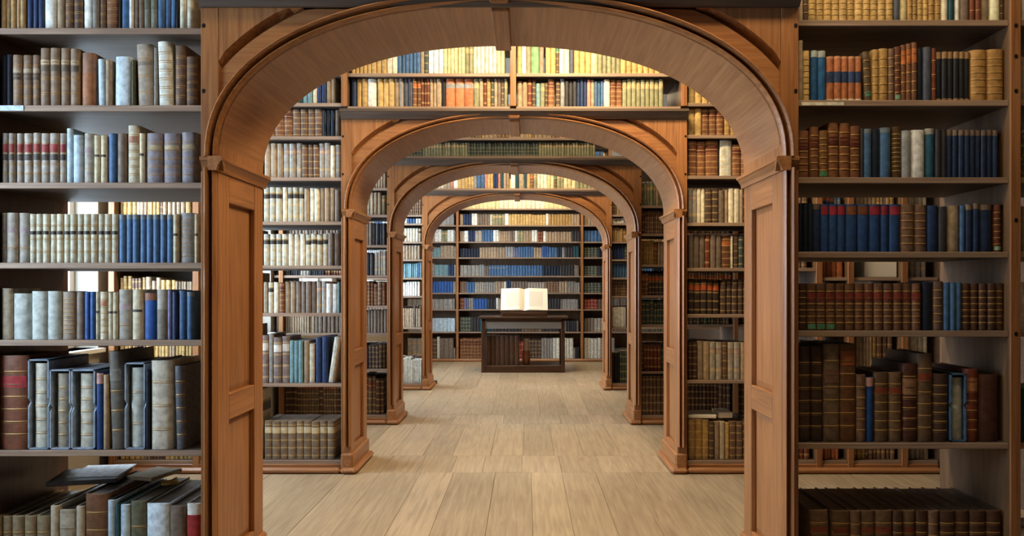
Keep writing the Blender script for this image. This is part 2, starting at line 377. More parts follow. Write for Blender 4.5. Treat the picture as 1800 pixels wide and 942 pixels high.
archway(0, -.114, ZK[0], 1.977, 2.648, 2.634, 'nearest wooden archway, wide oak arch with panelled jambs framing the whole aisle')
archway(1, -.087, ZK[1], 2.0, 2.69, 2.684, 'second wooden archway, seen through the nearest one, bright books above it')
archway(2, -.117, ZK[2], 1.985, 2.68, 2.668, 'third wooden archway with a dark row of thin books above it')
archway(3, -.120, ZK[3], 2.005, 2.69, 2.684, 'farthest and smallest wooden archway, in front of the desk with the open book')

# ------------------------------------------------------------------ far books, one joined mass
class Rows:
    def __init__(s): s.v = []; s.f = []; s.c = []; s.t = []; s.b = []
    def book(s, x0, x1, y, z, h, d, col, lab=None, bands=0, lean=0, up=(1, 0)):
        w_ = x1 - x0; bu = min(.32 * w_, .012); b = len(s.v)
        prof = [(0, d), (0, bu), (.12 * w_, bu * .38), (.32 * w_, .06 * bu), (.68 * w_, .06 * bu), (.88 * w_, bu * .38), (w_, bu), (w_, d)]
        sl, cl = math.sin(lean), math.cos(lean)
        for zz, vv in ((0, 0.), (h, 1.)):
            for u, v in prof:
                s.v.append((x0 + u * cl + zz * sl, y + v, z + zz * cl - ((u - w_) * sl if sl > 0 else u * sl)))
                s.c.append((*col, 1)); s.t.append((*(lab or col), 1)); s.b.append((vv, float(bands), 1. if lab else 0.))
        n = 8
        for j in range(n - 1): s.f.append((b + j, b + j + 1, b + n + j + 1, b + n + j))
        s.f.append(tuple(b + n + j for j in range(n))); s.f.append((b + 7, b, b + n, b + n + 7))
    def build(s):
        me = bpy.data.meshes.new('book_rows'); me.from_pydata(s.v, [], s.f); me.materials.append(ROWS)
        for nm, typ, data in (('binding', 'FLOAT_COLOR', s.c), ('tooling', 'FLOAT_COLOR', s.t)):
            a = me.attributes.new(nm, typ, 'POINT'); a.data.foreach_set('color', [q for p in data for q in p])
        a = me.attributes.new('bands', 'FLOAT_VECTOR', 'POINT'); a.data.foreach_set('vector', [q for p in s.b for q in p])
        o = bpy.data.objects.new('book_rows', me); COL.objects.link(o)
        return tag(o, 'rows of old books filling the bookcases beyond the near arch', 'books', kind='stuff')
ROW = Rows()

# binding styles: colour, bands, labels [(from, to, colour)], look in words
ST = {
 'tb': ('ab8f66', 5, [(.62, .72, '2a211b')], 'tan book with a dark label'),
 'nv': ('24365c', 0, [], 'navy blue cloth book'),
 'nd': ('1c2435', 0, [], 'dark navy book'),
 'nk': ('20304e', 0, [(.88, 1, '6e5e52')], 'navy book with a brown top'),
 'wv': ('e4e6e2', 0, [], 'white book'),
 'cw': ('d8d2bd', 0, [], 'cream book'),
 'tn': ('a08c74', 0, [], 'plain tan book'),
 'br': ('6f5646', 5, [], 'brown ribbed leather book'),
 'bd': ('54433a', 5, [], 'dark brown ribbed book'),
 'gy': ('8f8b86', 0, [], 'grey book'),
 'gb': ('77695e', 0, [], 'grey brown book'),
 'bl': ('446690', 0, [], 'blue cloth book'),
 'bb': ('30589a', 0, [], 'bright blue book'),
 'bo': ('2e5cac', 0, [(.84, 1, '9a6a50')], 'bright blue book with a brown top'),
 'gm': ('7d7f72', 0, [(.4, .6, '6a6c60')], 'grey green marbled book'),
 'bk': ('17161a', 0, [], 'black book'),
 'b2': ('7a6452', 4, [(.66, .74, 'a5947c'), (.52, .64, '55483c')], 'brown book with two faded labels'),
 'bt': ('8a7460', 3, [(.72, .8, 'b59f7e'), (.6, .7, '5d5142')], 'taller brown book with two faded labels'),
 'ob': ('8c6650', 0, [(0, .62, '9a6440')], 'russet brown book'),
 'pb': ('b9cfdf', 0, [], 'pale blue book'),
 'wb': ('c9d9e6', 0, [], 'thick bluish white book'),
 'ol': ('4c4a34', 0, [], 'thin olive book'),
 'gt': ('958a7c', 3, [(.66, .72, '7b7066')], 'tall grey tan book'),
 'wr': ('d4d5cc', 6, [], 'tall white ribbed book'),
 'rl': ('9b938a', 4, [(.62, .8, '8e3a38'), (.46, .58, '4a433e')], 'grey book with a red label'),
 'ct': ('c9c0a4', 0, [(.55, .6, '4a4038')], 'thin cream book with a dark band'),
 'cg': ('cfc8b2', 6, [(.68, .82, 'a4775e')], 'cream ribbed book with a brown label'),
 'gp': ('857f88', 5, [(.68, .76, 'b5a37e')], 'thick grey book with a gold label'),
 'gl': ('a09a90', 2, [(.6, .72, '97878a')], 'light grey brown book'),
 'ck': ('bdb8a4', 3, [(.58, .65, '37302b')], 'cream book with a dark band'),
 'bs': ('466890', 0, [(.9, 1, '6e7c88')], 'blue book with a pale edge'),
 'gr': ('8a8786', 9, [], 'grey closely ribbed book'),
 'pg': ('bcc4c0', 0, [], 'broad pale grey book'),
 'bg': ('85786c', 9, [], 'brown grey closely ribbed book'),
 'ms': ('b0aca4', 0, [(.0, .6, '7c776e')], 'marbled grey book'),
 'pu': ('6c6c8c', 0, [], 'thin purple grey book'),
 'ru': ('7d4c36', 6, [(.66, .78, '9c2c30')], 'very thick russet book with a red label'),
 'vr': ('c3bfb0', 5, [], 'cream ribbed book'),
 'vg': ('8f8676', 5, [], 'grey brown ribbed book'),
 'bp': ('264684', 0, [(.86, 1, 'b08a86')], 'blue book with a pinkish top'),
 'tl': ('6c6860', 4, [(.7, .82, '7d7a72')], 'tall dark grey leaning book'),
 'vw': ('c9cec6', 2, [], 'pale vellum book'),
 'vb': ('c9c2b2', 3, [], 'broad cream vellum book'),
 'dg': ('55565c', 5, [], 'dark grey leaning book'),
 'tg': ('8f8168', 3, [(.5, .62, 'a7a468')], 'tan book with a greenish label'),
 'tw': ('b7ad9a', 0, [], 'pale tan book'),
 'cr': ('aba18f', 3, [(.75, .95, 'c1b8a6')], 'mottled cream book'),
 'bh': ('6c4c36', 4, [], 'large brown ribbed book'),
 'mo': ('6c6c58', 2, [], 'mottled olive book'),
 'td': ('28505c', 0, [], 'thin teal book'),
 'wl': ('d6d6d0', 0, [(.5, .86, 'a03434')], 'white book with a red label'),
 # right bookcase
 'gd': ('bfa068', 7, [], 'golden tan ribbed book'),
 'gs': ('a0804e', 5, [], 'gold brown book'),
 'sb': ('4a4f5e', 0, [], 'slate blue book'),
 'py': ('cfc296', 0, [], 'pale yellow book'),
 'tk': ('1d4650', 0, [], 'dark teal book'),
 'rb': ('6e3d2c', 3, [], 'red brown book'),
 'cx': ('d8d6b4', 0, [], 'cream white book'),
 'bw': ('27588c', 0, [(.87, 1, 'a9b4b8')], 'blue book with a white top'),
 'or': ('a86a48', 0, [(.42, .66, '2d3f64'), (.0, .06, 'c9bca6'), (.94, 1, 'c08a68')], 'orange book with a broad blue band'),
 'lv': ('5a4a34', 5, [(.1, .2, '4d7a5c')], 'olive brown leaning book'),
 'gw': ('a9824e', 6, [], 'thick golden brown ribbed book'),
 'dr': ('5a3628', 6, [(.04, .12, '7fa38c')], 'dark red brown ribbed book'),
 'bc': ('704a34', 5, [(.66, .9, 'b0683a')], 'brown book with an orange label'),
 'kt': ('22242a', 0, [(.86, 1, '9a7a56'), (0, .06, '9a7a56')], 'black book with tan ends'),
 'brr': ('7c5238', 6, [(.6, .75, '5a2c22')], 'reddish brown ribbed book'),
 'bgn': ('7c5a38', 6, [(.04, .14, '4d8a64')], 'brown book with a green foot label'),
 'gk': ('4e3b22', 9, [], 'dark book with many gold stripes'),
 'gu': ('8f9294', 0, [], 'pale grey book'),
 'wt': ('e2e4e6', 0, [], 'white book'),
 'tq': ('2d5a72', 0, [(.88, 1, '8a8a86')], 'teal blue book'),
 'dk': ('333236', 0, [], 'charcoal book'),
 'br2': ('28467a', 0, [(.78, .96, '94303c')], 'blue book with a red label'),
 'bb2': ('28467a', 0, [(.78, .96, '7a4a30')], 'blue book with a brown label'),
 'rg': ('6a4c3a', 6, [(.64, .8, '7a342e'), (.03, .14, '5f9878')], 'brown ribbed book with red and green labels'),
 'rr': ('6a4c3a', 6, [(.64, .8, '7a342e')], 'brown ribbed book with a red label'),
 'ds': ('4d3528', 6, [], 'dark brown ribbed book'),
 'sx': ('7a6856', 5, [(.6, .9, 'c4b494')], 'tan set'),
 'fq': ('4a3428', 0, [], 'dark folio'),
 'fo': ('766252', 6, [(.6, .74, '7a5a4c')], 'tall worn brown folio'),
 'fl': ('6c4a34', 6, [(.78, .93, '9a5a34')], 'tall brown folio with an orange label'),
 'fd': ('45332a', 6, [], 'tall dark brown folio'),
 'fb': ('66503c', 6, [(.68, .78, '7a3c28')], 'brown leather folio'),
 'ft': ('4d2e24', 6, [(.6, .8, '8f6a4c')], 'dark folio with a tan label'),
 'fr': ('6e3626', 6, [(.68, .88, '9c6a48')], 'red brown folio with a tan label'),
 'bx': ('4e3024', 0, [], 'broad dark brown folio'),
 'wg': ('b4b4a4', 0, [], 'pale grey book'),
 'rd': ('8a3a34', 3, [], 'dull red book'),
 'dg2': ('44504a', 4, [], 'dark green grey book'),
 'gn': ('6d9a70', 0, [], 'green book'),
 'pk': ('c08272', 0, [], 'pink book'),
 'pl': ('7a6a66', 4, [(.3, .5, 'cfc7bd'), (.7, .85, 'cfc7bd')], 'checked book'),
 'te': ('70929a', 0, [], 'teal book'),
 'gx': ('8a8a6c', 0, [(.86, 1, 'b9a078')], 'grey green book'),
 'ov': ('b8724e', 0, [(.62, .95, '8d8d90'), (.0, .3, '84a894')], 'orange labelled book'),
 'do': ('3c302c', 4, [(.62, .84, 'b05a34')], 'dark book with orange label'),
}
def parse(spec):
    out = []
    for tok in spec.split():
        st, rest = tok.split(':'); n = 1
        if '*' in st: st, n = st.split('*'); n = int(n)
        lean = 0
        if '/' in rest: rest, lean = rest.split('/'); lean = float(lean)
        if 'x' in rest: wd, h = map(float, rest.split('x'))
        else: wd, h = float(rest), 0
        out += [(st, wd, h, lean)] * n
    return out
def shade(c, k): return tuple(min(1, q * k) for q in c)
def row_seq(spec, y, px0, py, depth=.2, jit=.03, xmax=99, zmax=99):         # an explicit row of far books, pixel units at depth y
    s = y / F; x = XP(px0, y); z = ZP(py, y) if py > 10 else py
    for st, wd, h, lean in parse(spec):
        ww = wd * s
        if x + ww > xmax: break
        if st != '_':
            c, nb, lb, _ = ST[st]; k = R.uniform(.88, 1.12)
            ROW.book(x + .0008, x + ww - .0008, y + R.uniform(0, .012), z + .0005, min(h * s * R.uniform(1 - jit, 1), zmax - z - .032), depth, shade(lin(c), k), lin(lb[0][2]) if lb else None, nb, math.radians(lean))
        x += ww
    return x
def row_mix(x0, x1, y, z, pal, hmin, hmax, wmin=.022, wmax=.045, depth=.2, back=False):
    x = x0 + .004; codes = pal.split()
    while x < x1 - .012:
        st = R.choice(codes); run = R.choice([1, 1, 2, 3, 5, 7]); ww = R.uniform(wmin, wmax); h = R.uniform(hmin, hmax); k = R.uniform(.88, 1.12)
        c, nb, lb, _ = ST[st]
        for _i in range(run):
            w1 = ww * R.uniform(.9, 1.1)
            if x + w1 > x1 - .003: x = x1; break
            ROW.book(x + .0006, x + w1 - .0006, y + R.uniform(0, .015), z + .0005, h * R.uniform(.985, 1), depth, shade(lin(c), k * R.uniform(.94, 1.06)), lin(lb[0][2]) if lb else None, nb)
            x += w1

# ------------------------------------------------------------------ bookcases
def bookcase(label, x0, x1, y0, boards, uprights, top, base=True, d=DEP, mat=None, alt={}):
    """x0..x1 overall; boards: heights of shelf tops; uprights: x positions of dividers (left edges), 4.5 cm thick"""
    t = thing('bookcase', ((x0 + x1) / 2, y0, 0), label, 'bookcase', 'book-filled oak bookcases')
    ya, yb = y0 + .014, y0 + d - .03
    for u in uprights:
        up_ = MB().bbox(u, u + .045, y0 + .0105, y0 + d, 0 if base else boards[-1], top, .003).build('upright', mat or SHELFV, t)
        MB().bbox(u, u + .045, y0, y0 + .01, 0 if base else boards[-1], top, .002).build('face_strip', OAKV, up_)
    ed = sorted([x0] + [v for u in uprights for v in (u, u + .045)] + [x1])
    secs = [(ed[i], ed[i + 1]) for i in range(0, len(ed) - 1, 2) if ed[i + 1] - ed[i] > .05]
    shelves = {}
    for z0_ in boards:
        for sa, sb in secs:
            z = z0_ + (alt.get(z0_, 0) if sa > 2.2 else 0)
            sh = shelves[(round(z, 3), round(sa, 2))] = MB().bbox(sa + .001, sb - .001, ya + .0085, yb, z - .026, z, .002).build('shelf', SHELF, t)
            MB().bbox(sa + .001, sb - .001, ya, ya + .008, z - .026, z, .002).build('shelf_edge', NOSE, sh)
    if base:
        MB().bbox(x0, x1, y0 + .004, y0 + d - .004, 0, boards[-1] - .026, .004).build('plinth', OAKH, t)
        MB().bbox(x0, x1, y0 - .045, y0 + .004, 0, .045, .016).build('skirting', OAKH, t)
    return t, secs, shelves
YS = ZK[0] + .035                                         # spine plane of the near books
LB = [ZP(v, YS) for v in (-88, 52, 187, 322, 462, 597, 790)] + [.09]
RB = [ZP(v, YS) for v in (-97, 38, 178, 313, 443, 581, 777)] + [.09]
A1 = ARCH[0]
caseL, secL, shL = bookcase('near bookcase on the left side, with grey, cream and blue books', -3.24, A1['l'], ZK[0], LB, [-2.40], CEIL - .02, mat=DARKV)  # darker wood on these uprights stands in for shade on their inner face
caseR, secR, shR = bookcase('near bookcase on the right side, with brown, gold and navy books', A1['r'], 3.14, ZK[0], RB, [2.132], CEIL - .02)
for z in (2.555, 2.2675, 2.42, 1.7, 1.2):
    c = MB(); r = .008; ring = [(2.155 + r * math.cos(2 * PI * j / 10), z + 1.3 * r * math.sin(2 * PI * j / 10)) for j in range(10)]
    c.sweep([[(x, y, z_) for x, z_ in ring] for y in (ZK[0] - .0012, ZK[0] + .012)]).build('peg_hole', BLACK, caseR)

def book_mesh(w_, h, d, nb, seed):
    """one binding: two boards and a rounded spine with raised bands; origin at the foot of the spine's middle"""
    bu = min(.36 * w_, .014); t = min(.0035, w_ * .14); K = 7
    arc = [(-w_ / 2 * math.cos(PI * j / (K - 1)), bu * (1 - math.sin(PI * j / (K - 1)))) for j in range(K)]
    inner = [(w_ / 2 - t, d), (w_ / 2 - t, bu + t), (-w_ / 2 + t, bu + t), (-w_ / 2 + t, d)]
    def ring(z, o):
        out = [(-w_ / 2, d, z)]
        for j, (u, v) in enumerate(arc):
            s_ = math.sin(PI * j / (K - 1)); out.append((u, v - o * (.35 + .65 * s_) if 0 < j < K - 1 else v, z))
        return out + [(w_ / 2, d, z)] + [(u, v, z) for u, v in inner]
    lev = [(0, 0, 0), (.004, .0006, 0)]; gilt = []
    for i in range(nb):
        z = h * (.09 + .8 * (i + .5) / nb); e = min(.0022, h * .008)
        lev += [(z - 2.6 * e, 0, 0), (z - 1.6 * e, 0, 1), (z - e, .0016, 0), (z + e, .0016, 0), (z + 1.6 * e, 0, 1)]
        lev += [(z + 2.6 * e, 0, 0)]
    lev += [(h - .004, .0006, 0), (h, 0, 0)]
    lev.sort(key=lambda q: q[0])
    mb = MB(); n = len(ring(0, 0))
    for z, o, g in lev: mb.v.extend(ring(z, o))
    for k in range(len(lev) - 1):
        g = lev[k][2] == 0 and lev[k + 1][2] == 1 or lev[k][2] == 1 and lev[k + 1][2] == 0 and lev[k + 1][1] == 0
        for j in range(n):
            mb.f.append((k * n + j, k * n + (j + 1) % n, (k + 1) * n + (j + 1) % n, (k + 1) * n + j)); mb.m.append(1 if g and 1 <= j <= K - 1 else 0)
    # caps: ring is a U; close with quads between outer and inner
    def cap(b, flip):
        o = lambda i: b + i
        q = [(0, 1, n - 2, n - 1), (1, 2, n - 2), (2, 3, n - 2), (3, 4, n - 3, n - 2), (4, 5, n - 3), (5, 6, n - 3), (6, 7, n - 3), (7, 8, n - 4, n - 3)]
        for f in q: mb.f.append(tuple(o(i) for i in (f if not flip else f[::-1]))); mb.m.append(0)
    cap(0, True); cap((len(lev) - 1) * n, False)
    # the U's open back end
    return mb.mesh('book', [LEATHER, GILT], smooth=50), bu, t, arc
def strip_mesh(arc, z0, z1, w_, bu, wrap):
    pts = [(u * 1.012, v - .0011) for u, v in arc]
    if not wrap: pts = pts[1:-1]
    mb = MB(); mb.sweep([[(u, v, z) for u, v in pts] + [(u * .93, v + .0016, z) for u, v in pts[::-1]] for z in (z0, z1)])
    return mb.mesh('spine_label', [LEATHER], smooth=50)
CACHE = {}
ORD = 'zeroth first second third fourth fifth sixth seventh eighth ninth tenth eleventh twelfth thirteenth fourteenth fifteenth sixteenth seventeenth'.split()
NUM = 'zero one two three four five six seven eight nine ten eleven twelve thirteen fourteen fifteen sixteen seventeen'.split()
def put_book(st, x0, w_, h, d, y, z, lean, label, group, col=None, pagecol='5b4a38'):
    c, nb, lb, look = ST[st]
    key = (st, round(w_, 4), round(h, 4), round(d, 3))
    if key not in CACHE:
        me, bu, t, arc = book_mesh(w_, h, d, nb, 0)
        pg = MB().box(-w_ / 2 + t + .0002, w_ / 2 - t - .0002, bu + t + .001, d - .006, .003, h - .005).mesh('page_block', [LEATHER])
        labs = [(strip_mesh(arc, max(a * h, .0005), min(b * h, h - .0005), w_, bu, b - a < .5 and (a < .01 or b > .99) or b - a > .2), cc) for a, b, cc in lb]
        CACHE[key] = (me, pg, labs)
    me, pg, labs = CACHE[key]
    o = bpy.data.objects.new('book', me); COL.objects.link(o); tag(o, label, 'book', group)
    k = R.uniform(.9, 1.1); o.color = (*shade(lin(c), k), 1)
    a = math.radians(lean); s = math.sin(a)
    zz = abs(s) * w_ / 2
    o.location = (x0 + w_ / 2 + (abs(s) * 0), y, z + .0006 + zz); o.rotation_euler = (0, a, 0)
    p = bpy.data.objects.new('page_block', pg); COL.objects.link(p); p.parent = o; p.color = (*lin(pagecol), 1)
    for lm, cc in labs:
        q = bpy.data.objects.new('spine_label', lm); COL.objects.link(q); q.parent = o; q.color = (*shade(lin(cc), k), 1)
    return o
def slipcase(x0, w_, h, d, y, z, label, hexc='8d9db0'):
    t = .006; nz = h * .52; nn = .02
    mb = MB()
    for xs in (x0, x0 + w_ - t):
        prof = [(0, 0), (d, 0), (d, h), (0, h), (0, nz + nn), (nn * .8, nz), (0, nz - nn)]
        mb.sweep([[(xx, y + u, z + v) for u, v in prof] for xx in (xs, xs + t)])
    mb.box(x0, x0 + w_, y, y + d, z, z + t); mb.box(x0, x0 + w_, y, y + d, z + h - t, z + h); mb.box(x0, x0 + w_, y + d - t, y + d, z, z + h)
    o = mb.build('slipcase', LEATHER, loc=(x0 + w_ / 2, y, z)); o.color = (*lin(hexc), 1)
    return tag(o, label, 'slipcase', 'slipcases among the near books')
SHNAME = ['top', 'second', 'third', 'fourth', 'fifth', 'sixth', 'bottom']
def near_shelf(side, idx, spec, px0, z, depth):
    s = YS / F; books = parse(spec); tot = {}
    for st, *_r in books:
        if st != '_': tot[ST[st][3]] = tot.get(ST[st][3], 0) + 1
    seen = {}; x = XP(px0, YS)
    lim = (XP(px0, YS) - A1['l'] + 9) if side == 'left' else 2.130 - XP(px0, YS)
    if side == 'right': s *= min(1, lim / (s * sum(b[1] for b in books)))
    where = '%s bookcase\'s %s shelf' % (side, SHNAME[idx])
    for st, wd, h, lean in books:
        ww = wd * s
        if st != '_':
            look = ST[st][3]; seen[look] = seen.get(look, 0) + 1
            lab = '%s on the %s' % (look, where) if tot[look] == 1 else '%s, %s of %s on %s' % (look, ORD[seen[look]], NUM[tot[look]], where)
            put_book(st, x + .0005, ww - .001, h * s, min(depth, .47), YS + R.uniform(0, .008), z, lean, lab, 'books on the %s' % where)
        x += ww
L_SPEC = [
 ('tb*5:8.6x88 _:2 nv*3:10.5x88 wv:21x90 tn:15x86 br:15x90 bd:16x92 wv:18x90 gy:11x86 br:11x88 brr:24x90 bk:4x86 bl:15x84 wv:7x88 gb*2:9x88 gm*2:12x90 _:1 bs:12x86 bl*2:10x84 bk:5x86 cw*2:12.5x90', 0),
 ('nd:9x90 nd:9x92 _:1 b2*2:17.5x91 b2:14x91 bt:18x103 bt:18x103 bt:17x103 bt:17x102 _:3 ob:23x95 _:6 pb:14x84/-.8 tn:10x82 _:5 wb:30x88/.6 _:1 ol:6x82 _:4 gt:29x110/-1.8 gy:6x104 _:3 wr:24x114/-1.5 _:3 br:20x108 br:20x88', 0),
 ('rl:11x88 rl:12x88 rl:14x88 rl:16x88 rl:14x89 rl:16x88 rl:17x88 rl:12x88 pb:12x97 pb:18x85 _:1 gl:18x88 _:1 ct:11x84 ct:11x84 _:2 bl:16x88 gb:17x88 _:1 cg:21x102 ct:9x88 _:4 gp:29x88 _:1 gp:29x88 _:1 gp:27x90', 2),
 ('gl:9x88 gl:20x88 gl:20x88 ck*2:12x86 ck*11:12.1x86 _:1 bs*8:12x85 ct:9x86 _:2 gr:26x88 ct:7x86', 0),
 ('tw:20x90 pg:31x81 _:2 pg:28x85 pg:25x85 bg:25x84 gb:16x84 bb*2:9.5x84 ct:7x84 _:1 cg:14x84 ct*2:9x83 gl:24x88 ct:20x88 bo:23x82 ms:19x88 pu:9x87 nv:10x84 bl:16x86 bs:13x84', 0),
]
for i, (spec, p0) in enumerate(L_SPEC): near_shelf('left', i, spec, p0, LB[i + 1], (.2, .2, .2, .2, .2)[i])
R_SPEC = [
 ('tn:9x92 bd:9x90 gd*11:13.8x90 sb:12x88 py:13x92 gs*2:8.5x86 gd*2:10x92 gs*2:11.5x92 cw:13x90 tk:11x86 wv:9x90 gb:18x88 rb*2:10x88 tn:15x90 _:1 cx:18x92 bd:7x86', 1404),
 ('tn:9x108 gd:12x90 _:2 bw:11x90 bw:16x90 _:1 or*2:12.7x80 or*3:12.2x80 _:5 lv:12x88/-2.6 _:1 gs:12x92 gs:17x94 br:11x94 dr:11x97 bc:9x100 bc:9x102 bc:10x104 _:1 nd:10x94 sb:15x96 rb:8x94 kt*6:10x88 _:1 gw:29x91 gw:30x92', 1404),
 ('brr:20x84 _:1 brr:16x90 bgn:16x84 brr:20x98 brr:19x97 brr:18x92 dk:6x88 bs:14x87 nd:15x86 bs:19x89 _:2 gk:17x91 gu:17x84 wt:24x85 _:1 tq:17x88 dk*2:10x86 nk*9:10.1x85', 1404),
 ('nd*3:8.6x86 nk:14x85 br2*3:14.6x84 bb2*2:20.5x84 br2:21x84 br2:15x84 br2:20x84 br:25x84 br:22x83 nv:20x82 dk:16x80 tn:22x82 bl:9x82 nk:13x84 nk:12x86 nk:23x84 _:3 dr:14x84', 1404),
 ('ds:16x84 rg*3:17x84 rr*9:17.1x84 _:2 nd:19x86 br:18x88 bl*3:11x86 _:1 ds*5:15x84', 1404),
 ('fd:23x168 fd:21x168 _:1 fo:29x172 fl:29x172 br:17x118 bp:14x113 _:1 fb:25x122 fb:24x122 _:1 ft:26x138 fb:27x155 fd:28x119 _:30 fr:22x128 bx:37x118', 1404),
 ('fb:33x126/-2 _:1 fb:32x126 br:19x126 fb:25x126 fb:32x126 ds:18x126 fb:22x126 ds:22x126 br:19x126 _:1 ds:27x126 ds:26x126 ds:29x126 ds:28x126', 1430),
]
for i, (spec, p0) in enumerate(R_SPEC): near_shelf('right', i, spec, p0, RB[i + 1], (.2, .2, .2, .2, .2, .3, .4)[i])
s = YS / F
x = XP(1671.3, YS); slipcase(x, 28 * s, 120 * s, .3, YS, RB[6] + .0008, 'blue slipcase around a pale book on the right bookcase', '46607c')
put_book('wg', x + .0075, 28 * s - .015, 110 * s, .26, YS + .012, RB[6] + .007, 0, 'pale grey book inside the blue slipcase on the right bookcase', "books on the right bookcase's sixth shelf")
# left bookcase, sixth shelf: folios in slipcases
zl = LB[6]; gl6 = "books on the left bookcase's sixth shelf"
def lbook(st, px, wp, hp, lean, label, d=.3, dy=0, dz=0): put_book(st, XP(px, YS), wp * s, hp * s, d, YS + dy, zl + dz, lean, label, gl6)
lbook('ru', -3, 51, 165, 0, 'very thick russet book with a red label on the left bookcase')
for (px, wp, hp, dd, lb_) in ((49, 37, 158, .3, 'taller of the slate slipcases, beside the russet folio on the left bookcase'), (87, 37, 140, .3, 'slate slipcase around a grey brown ribbed book'), (125, 42, 140, .3, 'slate slipcase around a cream grey ribbed book'), (219, 36, 152, .3, 'slate slipcase around a pale vellum book, behind the leaning folio')):
    slipcase(XP(px, YS), wp * s - .001, hp * s, dd, YS, zl + .0008, lb_)
lbook('vr', 56, 24, 148, 0, 'cream ribbed book in the tallest slate slipcase', .26, .012, .007)
lbook('vg', 96, 22, 130, 0, 'grey brown ribbed book in a slate slipcase', .26, .012, .007)
lbook('vr', 136, 26, 130, 0, 'cream grey ribbed book in a slate slipcase, before the blue book', .26, .012, .007)
lbook('bp', 168, 12, 134, 0, 'blue book with a pinkish top between slipcase and tan book')
lbook('tn', 181, 9, 131, 0, 'thin plain tan book left of the tall leaning folio')
lbook('tl', 195, 22, 172, -2, 'tall dark grey leaning folio rising above the slate slipcases')
lbook('vw', 226, 23, 140, 0, 'pale vellum book in a slate slipcase', .26, .012, .008)
lbook('nd', 256, 6, 138, 0, 'thin dark book before the broad cream vellum folio')
lbook('vb', 264, 37, 156, 0, 'broad cream vellum folio on the left bookcase')
lbook('dg', 309, 17, 146, -1.5, 'dark grey leaning book at the end of the slipcase shelf')
# left bookcase, bottom shelf: tops in sight
zb = LB[7]; gl7 = "books on the left bookcase's bottom shelf"
def dbook(st, px, wp, top, label, d=.44): put_book(st, XP(px, YS), wp * s, ZP(top, YS) - zb, d, YS, zb, 0, label, gl7, pagecol='3a3028')
for i, (px, wp) in enumerate(((-7, 9), (2, 17), (19, 21), (41, 20), (62, 24))):
    dbook('tg', px, wp, 908, 'tan book with greenish label, %s of five on left bookcase\'s bottom shelf' % ORD[i + 1])
dbook('tw', 87, 14, 890, 'pale tan book left of the mottled cream one on the bottom shelf')
dbook('cr', 102, 29, 897, 'mottled cream book on the left bookcase\'s bottom shelf')
dbook('tw', 132, 15, 891, 'pale tan book beside the large brown one on the bottom shelf')
dbook('bh', 148, 39, 869, 'large brown ribbed book, tallest on the left bookcase\'s bottom shelf')
dbook('pb', 188, 14, 880, 'slim pale blue book beside the large brown one')
dbook('td', 203, 6, 886, 'thin teal book between two pale blue ones')
dbook('pb', 210, 17, 888, 'pale blue book right of the thin teal one')
dbook('mo', 228, 27, 882, 'mottled olive book on the left bookcase\'s bottom shelf')
dbook('wb', 256, 40, 886, 'thick bluish white book on the left bookcase\'s bottom shelf')
dbook('gb', 297, 28, 890, 'grey brown book beside the white one with a red label')
dbook('wl', 327, 24, 886, 'white book with a red label at the end of the bottom shelf')
# things lying on top of them
def lying(st, name, label, cx, cy, z, w_, d, h, rot, hexc, cat):
    o = MB().bbox(-w_ / 2, w_ / 2, -d / 2, d / 2, 0, h, min(.004, h * .3)).build(name, LEATHER); o.color = (*lin(hexc), 1)
    o.location = (cx, cy, z); o.rotation_euler = (0, 0, math.radians(rot)); return tag(o, label, cat)
# paper labels on shelf edges
def shelf_label(sh, key, x0, x1, z, hexc, hh=.022, dz=-.002):
    o = MB().box(x0, x1, ZK[0] + .0105, ZK[0] + .0138, z - .024, z - .024 + hh).build('shelf_label', LEATHER, sh); o.color = (*lin(hexc), 1)
def find(sh, z, x): return min(((k, v) for k, v in sh.items() if abs(k[0] - round(z, 3)) < .002), key=lambda q: abs(q[0][1] - x))[1]
shelf_label(find(shL, LB[2], -2.355), 0, XP(-14, 3.28), XP(46, 3.28), LB[2], 'b9cdf0')
shelf_label(find(shR, RB[2], 1.2), 0, XP(1406, 3.28), XP(1480, 3.28), RB[2], 'c8c4b8', .014)

# ---- second row of cases and everything farther: frames are things, their books the joined mass
def mixcase(secs, boards, y, rows, hf, wr=(.022, .045), rear=True, depth=.2, d=DEP):
    for (sa, sb) in secs:
        for i, z in enumerate(boards):
            pal, hh = rows[min(i, len(rows) - 1)]
            if not pal: continue
            hh = min(hh, boards[i - 1] - z - .04) if i else hh
            row_mix(sa + .002, sb - .004, y + .05, z, pal, hh * .86, hh, *wr, depth=depth)
            if rear: row_mix(sa + .002, sb - .004, y + d - .05 - depth, z, 'gb br bd tn', hh * .93, hh, .03, .05, depth=depth)
Y2 = ZK[1] + .05
L2 = [ZP(v, Y2) for v in (130, 183, 241, 313, 390, 467, 550, 673)] + [.091]
R2 = [ZP(v, Y2) for v in (130, 183, 239, 310, 392, 471, 552, 667)] + [.091]
A2 = ARCH[1]
case2L, s2L, _ = bookcase('second bookcase on the left, behind the near arch, with cream and tan books', -3.17, A2['l'], ZK[1], L2, [-2.53, -3.17], CEIL - .02)
case2R, s2R, _ = bookcase('second bookcase on the right, behind the near arch, with tan and orange books', A2['r'], 3.14, ZK[1], R2, [2.21, 2.45, 2.86], CEIL - .02, alt={R2[5]: -.072})
